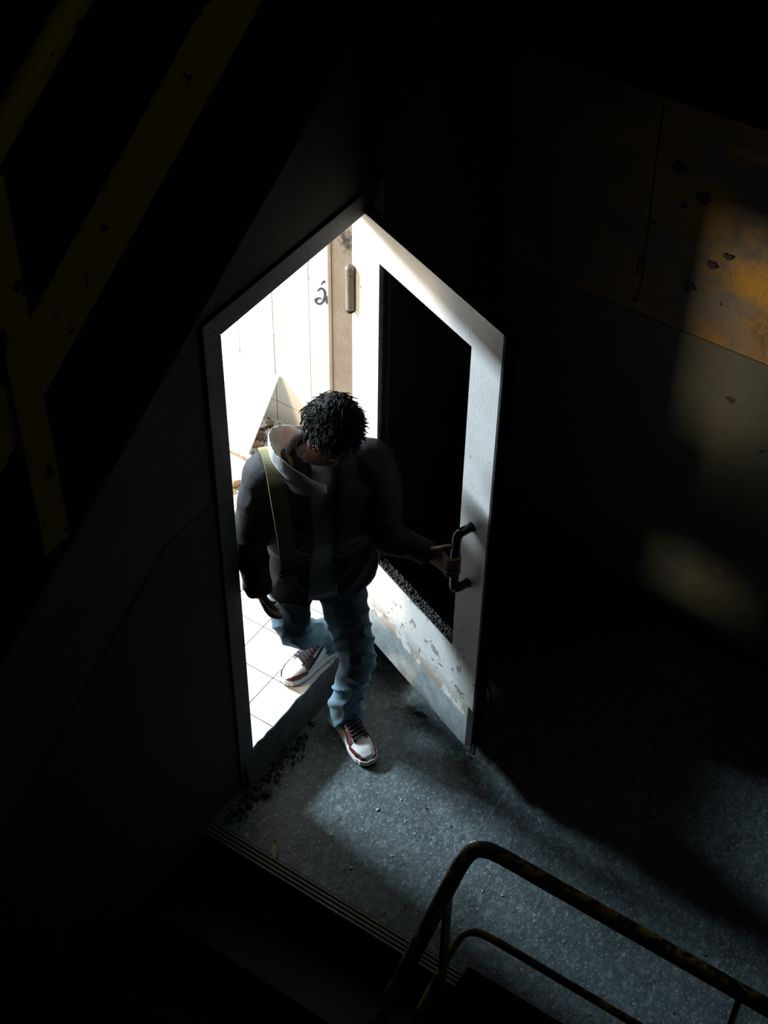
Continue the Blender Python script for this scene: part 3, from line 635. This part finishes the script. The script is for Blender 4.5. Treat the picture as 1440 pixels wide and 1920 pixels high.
# --- grey shirt under the jacket
b = MB(); b.loft([ring(c, ld, fd, a, d_, 32) for c, a, d_ in ((PEL-UPV*.06+fd*.01, .178, .137), (PEL+UPV*.08+fd*.01, .165, .132), (CHS-UPV*.12, .160, .125), (CHS+UPV*.02, .172, .128), (CHS+UPV*.12, .150, .108), (NEK-UPV*.03, .090, .078), (NEK+UPV*.01, .070, .066))])
me = remesh(b, .009, 3); displace(me, lambda p: .007*noise.noise(Vector((p.x*10, p.y*10, p.z*4)))); link('shirt', me, M['shirt'], per, smooth=True)
# --- black jacket: open C-shaped shell plus sleeves
def cring(c, a, d_, gap, th=.016, n=44, p=2.3):
    out = []; inn = []
    for i in range(n+1):
        t = PI/2+.07+gap+(2*PI-2*gap)*i/n                 # starts at his front, runs round the back
        x = math.cos(t); y = math.sin(t); X = math.copysign(abs(x)**(2/p), x); Y = math.copysign(abs(y)**(2/p), y)
        out.append(c+ld*(a*X)+fd*(d_*Y)); inn.append(c+ld*((a-th)*X)+fd*((d_-th)*Y))
    return out+inn[::-1]
b = MB(); sh = -.01
b.loft([cring(c+ld*0.0, a, d_, g) for c, a, d_, g in ((PEL-UPV*.075+fd*.012, .218, .168, .22), (PEL+UPV*.02+fd*.012, .214, .166, .19), (PEL+UPV*.14+fd*.01, .205, .158, .17), (CHS-UPV*.10, .208, .155, .16), (CHS+UPV*.02, .214, .158, .16), (CHS+UPV*.10, .205, .145, .19), (CHS+UPV*.155, .165, .118, .26), (NEK+UPV*.015, .098, .092, .42), (NEK+UPV*.055, .092, .090, .60))])
limb(b, [RSH+ld*.05+UPV*.005, RSH-ld*.01, (RSH+REL)/2-ld*.012, REL, (REL+RWR)/2, RWR+(RWR-REL).normalized()*.03], [.085, .086, .074, .066, .058, .046], 20)
limb(b, [LSH-ld*.05+UPV*.005, LSH+ld*.01, (LSH+LEL)/2+ld*.01, LEL, (LEL+LW2)/2, LW2+(LW2-LEL).normalized()*.012], [.085, .086, .074, .066, .054, .043], 20)
me = remesh(b, .0078, 2)
def kfold(p):
    a = noise.noise(Vector((p.x*8, p.y*8, p.z*5))); r_ = 1-abs(noise.noise(Vector((p.x*9+p.z*6, p.y*9, p.z*9))))*2.2
    return .009*a+.007*max(0, r_)**2-.003
displace(me, kfold); jk = link('jacket', me, M['jacket'], per, smooth=True)
# --- white hood bunched round his neck, standing up on his right side
b = MB(); rings = []; n = 34
for i in range(n+1):
    t = math.radians(4)+math.radians(240)*i/n             # measured from his front, round his right side and the back
    f = i/n; e = math.sin(PI*f)**.5
    d = fd*math.cos(t)-ld*math.sin(t); rad = .090+.036*math.exp(-((f-.3)/.25)**2); hgt = (.025+.155*math.exp(-((f-.38)/.27)**2))*min(1, .35+f*5)
    c = NEK+UPV*(-.03)+d*rad+fd*.012; up_ = (UPV+d*.30).normalized(); s_ = .012*e+.003
    rings.append([c+d*s_*.9-UPV*.03, c+d*s_*2.0+up_*hgt*.25, c+d*s_*1.5+up_*hgt*.75, c+up_*hgt+d*.004, c-d*s_*.3+up_*hgt*.85, c-d*s_*.5+up_*hgt*.3, c-d*s_*.6-UPV*.03])
b.loft(rings); me = remesh(b, .005, 3); displace(me, lambda p: .005*noise.noise(p*22)); link('hood', me, M['hood'], per, smooth=True)
# --- bag on his back with an olive strap over the right shoulder
bag = empty('shoulder_bag', CHS-fd*.25-UPV*.46, 'dark bag on the back of the person, its olive strap over one shoulder', 'bag')
b = MB(); bc = CHS-fd*.255-UPV*.10
b.loft([ring(bc+UPV*h, ld, fd, a, d_, 24, 3.2) for h, a, d_ in ((-.36, .12, .055), (-.34, .135, .070), (-.12, .14, .078), (.08, .125, .068), (.15, .11, .055), (.17, .08, .035))]); b.build('bag_body', M['jacket'], bag, smooth=True)
Cs = RSH+ld*.004
pts = [CHS-ld*.150+fd*.182-UPV*.22, CHS-ld*.155+fd*.188-UPV*.10, CHS-ld*.160+fd*.182+UPV*.0, Cs+fd*.125+UPV*.020, Cs+fd*.075+UPV*.074, Cs+UPV*.097, Cs-fd*.07+UPV*.066, CHS-ld*.14-fd*.19+UPV*.03]
P = catmull(pts, 6); b = MB(); rings = []; SWD = .029
for i, p_ in enumerate(P):
    t = (P[min(i+1, len(P)-1)]-P[max(i-1, 0)]).normalized(); s_ = (ld-t*ld.dot(t)).normalized(); o_ = s_.cross(t).normalized()
    rings.append([p_-s_*SWD-o_*.004, p_+s_*SWD-o_*.004, p_+s_*SWD+o_*.004, p_-s_*SWD+o_*.004])
b.loft(rings); sp = b.build('strap', M['strap'], bag, smooth=False); sp['label'] = 'olive shoulder strap'
b = MB(); c = CHS-ld*.153+fd*.194-UPV*.16
b.tube([c-ld*.036-UPV*.012, c+ld*.036-UPV*.012, c+ld*.036+UPV*.012, c-ld*.036+UPV*.012, c-ld*.036-UPV*.012], .0035, 6); b.build('strap_buckle', M['black'], sp)

# --- sneakers
def sneaker(heel, toe, zf, lift, mirror, label):
    heel = Vector((heel[0], heel[1], zf)); toe = Vector((toe[0], toe[1], zf)); ax = toe-heel; ln = ax.length; fx = ax.normalized(); fy = Vector((-fx.y, fx.x, 0))*mirror
    fz = Vector((0, 0, 1))
    if lift: ang = lift; fx, fz = fx*math.cos(ang)+fz*math.sin(ang), fz*math.cos(ang)-fx*math.sin(ang)
    def W(x, y, z): return heel+fx*(x*ln)+fy*y+fz*z
    def hw(x):                                            # half width along the foot
        pts = [(0, .020), (.03, .029), (.12, .037), (.3, .038), (.5, .043), (.68, .050), (.82, .047), (.92, .037), (.975, .022), (1, .008)]
        for (a, c), (d, e) in zip(pts[:-1], pts[1:]):
            if x <= d: t = (x-a)/(d-a); t = t*t*(3-2*t); return c+(e-c)*t
        return pts[-1][1]
    def ht(x):                                            # top height along the foot
        pts = [(0, .115), (.06, .135), (.2, .145), (.34, .135), (.45, .112), (.58, .090), (.72, .072), (.85, .062), (.95, .050), (1, .034)]
        for (a, c), (d, e) in zip(pts[:-1], pts[1:]):
            if x <= d: t = (x-a)/(d-a); return c+(e-c)*t
        return pts[-1][1]
    SB = .026
    def S(x, t, off=0):                                   # t in -1..1 across the upper, outer to inner side
        a = t*PI/2*1.0; w_ = hw(x)*.96; h = ht(x)-SB; y = w_*math.copysign(abs(math.sin(a))**.75, a); z = SB+h*abs(math.cos(a))**.62
        k = 1+off/max(.03, w_); return W(x+(off/ln if x > .9 else 0)*.8, y*k, z+off*abs(math.cos(a))*1.0)
    b = MB(); xs = [i/40 for i in range(41)]
    rings = [[S(x, -1+2*k/24) for k in range(25)] for x in xs]; b.loft(rings)
    up_ = b.build('sneaker', M['leather'], per, smooth=True); up_['label'] = label
    def patch(name, f, m_, off=.0028, nx=18, nt=10):      # f(a, b) -> (x, t)
        bb = MB(); A = []; 
        for i in range(nx+1):
            for j in range(nt+1): A.append(S(*f(i/nx, j/nt), off))
        for i in range(nx+1):
            for j in range(nt+1): A.append(S(*f(i/nx, j/nt), -.002))
        n_ = nt+1; tot = (nx+1)*n_; Fq = []
        for i in range(nx):
            for j in range(nt): q = i*n_+j; Fq += [(q, q+1, q+n_+1, q+n_), (tot+q+n_, tot+q+n_+1, tot+q+1, tot+q)]
        for i in range(nx): Fq += [(i*n_, (i+1)*n_, tot+(i+1)*n_, tot+i*n_), (i*n_+nt, tot+i*n_+nt, tot+(i+1)*n_+nt, (i+1)*n_+nt)]
        for j in range(nt): Fq += [(j, tot+j, tot+j+1, j+1), (nx*n_+j, nx*n_+j+1, tot+nx*n_+j+1, tot+nx*n_+j)]
        bb.add(A, Fq); return bb.build(name, m_, up_, smooth=False)
    lerp = lambda a, c, t: a+(c-a)*t
    for s in (-1, 1):
        # mudguard round the toe, eyestay, heel counter, collar
        patch('toe_guard', lambda a, c: (lerp(.66, 1.0, a), s*lerp(1.0, lerp(.84, .40, a**.8) if a < .93 else lerp(.46, 0, (a-.93)/.07), c)), M['burgundy'], .003, 26, 8)
        patch('eyestay', lambda a, c: (lerp(.36, .70, a), s*lerp(.20, lerp(.48, .36, a), c)), M['burgundy'], .0034)
        patch('quarter', lambda a, c: (lerp(.50, .68, a), s*lerp(.44, .86, c)), M['burgundy'], .0022)
        patch('heel_counter', lambda a, c: (lerp(.0, lerp(.10, .22, c), a), s*lerp(.45, 1.0, c)), M['burgundy'], .0026)
        patch('collar', lambda a, c: (lerp(.04, .36, a), s*lerp(.10, lerp(.45, .38, a), c)), M['burgundy'], .0030)
        # black swoosh on the side: thick curved front, tail thinning to the heel
        patch('swoosh', lambda a, c: (lerp(.64, .08, a), s*(lerp(.86, .52, min(1, max(0, (a-.08)/.92))**.9)-(.16*(1-a)**.8*math.sin(min(1, a/.18)*PI/2)+.012)*c*(1 if a < .97 else .3))), M['lace'], .0045, 24, 4)
    patch('tongue', lambda a, c: (lerp(.30, .66, a), lerp(-.20, .20, c)), M['lace'], .0028)
    for k in range(6):
        x0 = .40+.052*k; bb = MB(); P = [S(x0+(.014 if t_ > 0 else -.014)*0+.010*math.sin(t_*3), t_*.34, .0075) for t_ in (-1, -.6, -.2, .2, .6, 1)]
        bb.tube(P, .0046, 8, .7); bb.build('lace', M['lace'], up_, smooth=True)
    # midsole and outsole
    def outline(g, n=56):
        O = []
        for i in range(n):
            t = 2*PI*i/n; x = .5-.5*math.cos(t); s = 1 if t < PI else -1; O.append((x, s*(hw(max(.0, min(1, x)))*.98+g)))
        return O
    for nm, m_, z0, z1, g in (('midsole', M['sole'], .008, .032, .0055), ('outsole', M['burgundy'], 0, .009, .0045)):
        bb = MB(); cx = .5; rg = []
        for z, gg in ((z0, g-.001), (z0+.002, g+.001), (z1-.002, g), (z1, g-.003)):
            rg.append([W(.5+(x-.5)*(1+2*gg/ln), y, z+(.010*max(0, (x-.8)/.2)**2 if nm == 'outsole' else .008*max(0, (x-.8)/.2)**2)) for x, y in outline(gg)])
        bb.loft(rg); bb.build(nm, m_, up_, smooth=False)
    return up_
sneaker((.165, -.028), (.440, -.085), ZR, 0, 1, 'white and burgundy high-top sneaker on the pale room tiles')
sneaker((.340, .120), (.470, .372), 0, 0, -1, 'white and burgundy high-top sneaker on the concrete landing')
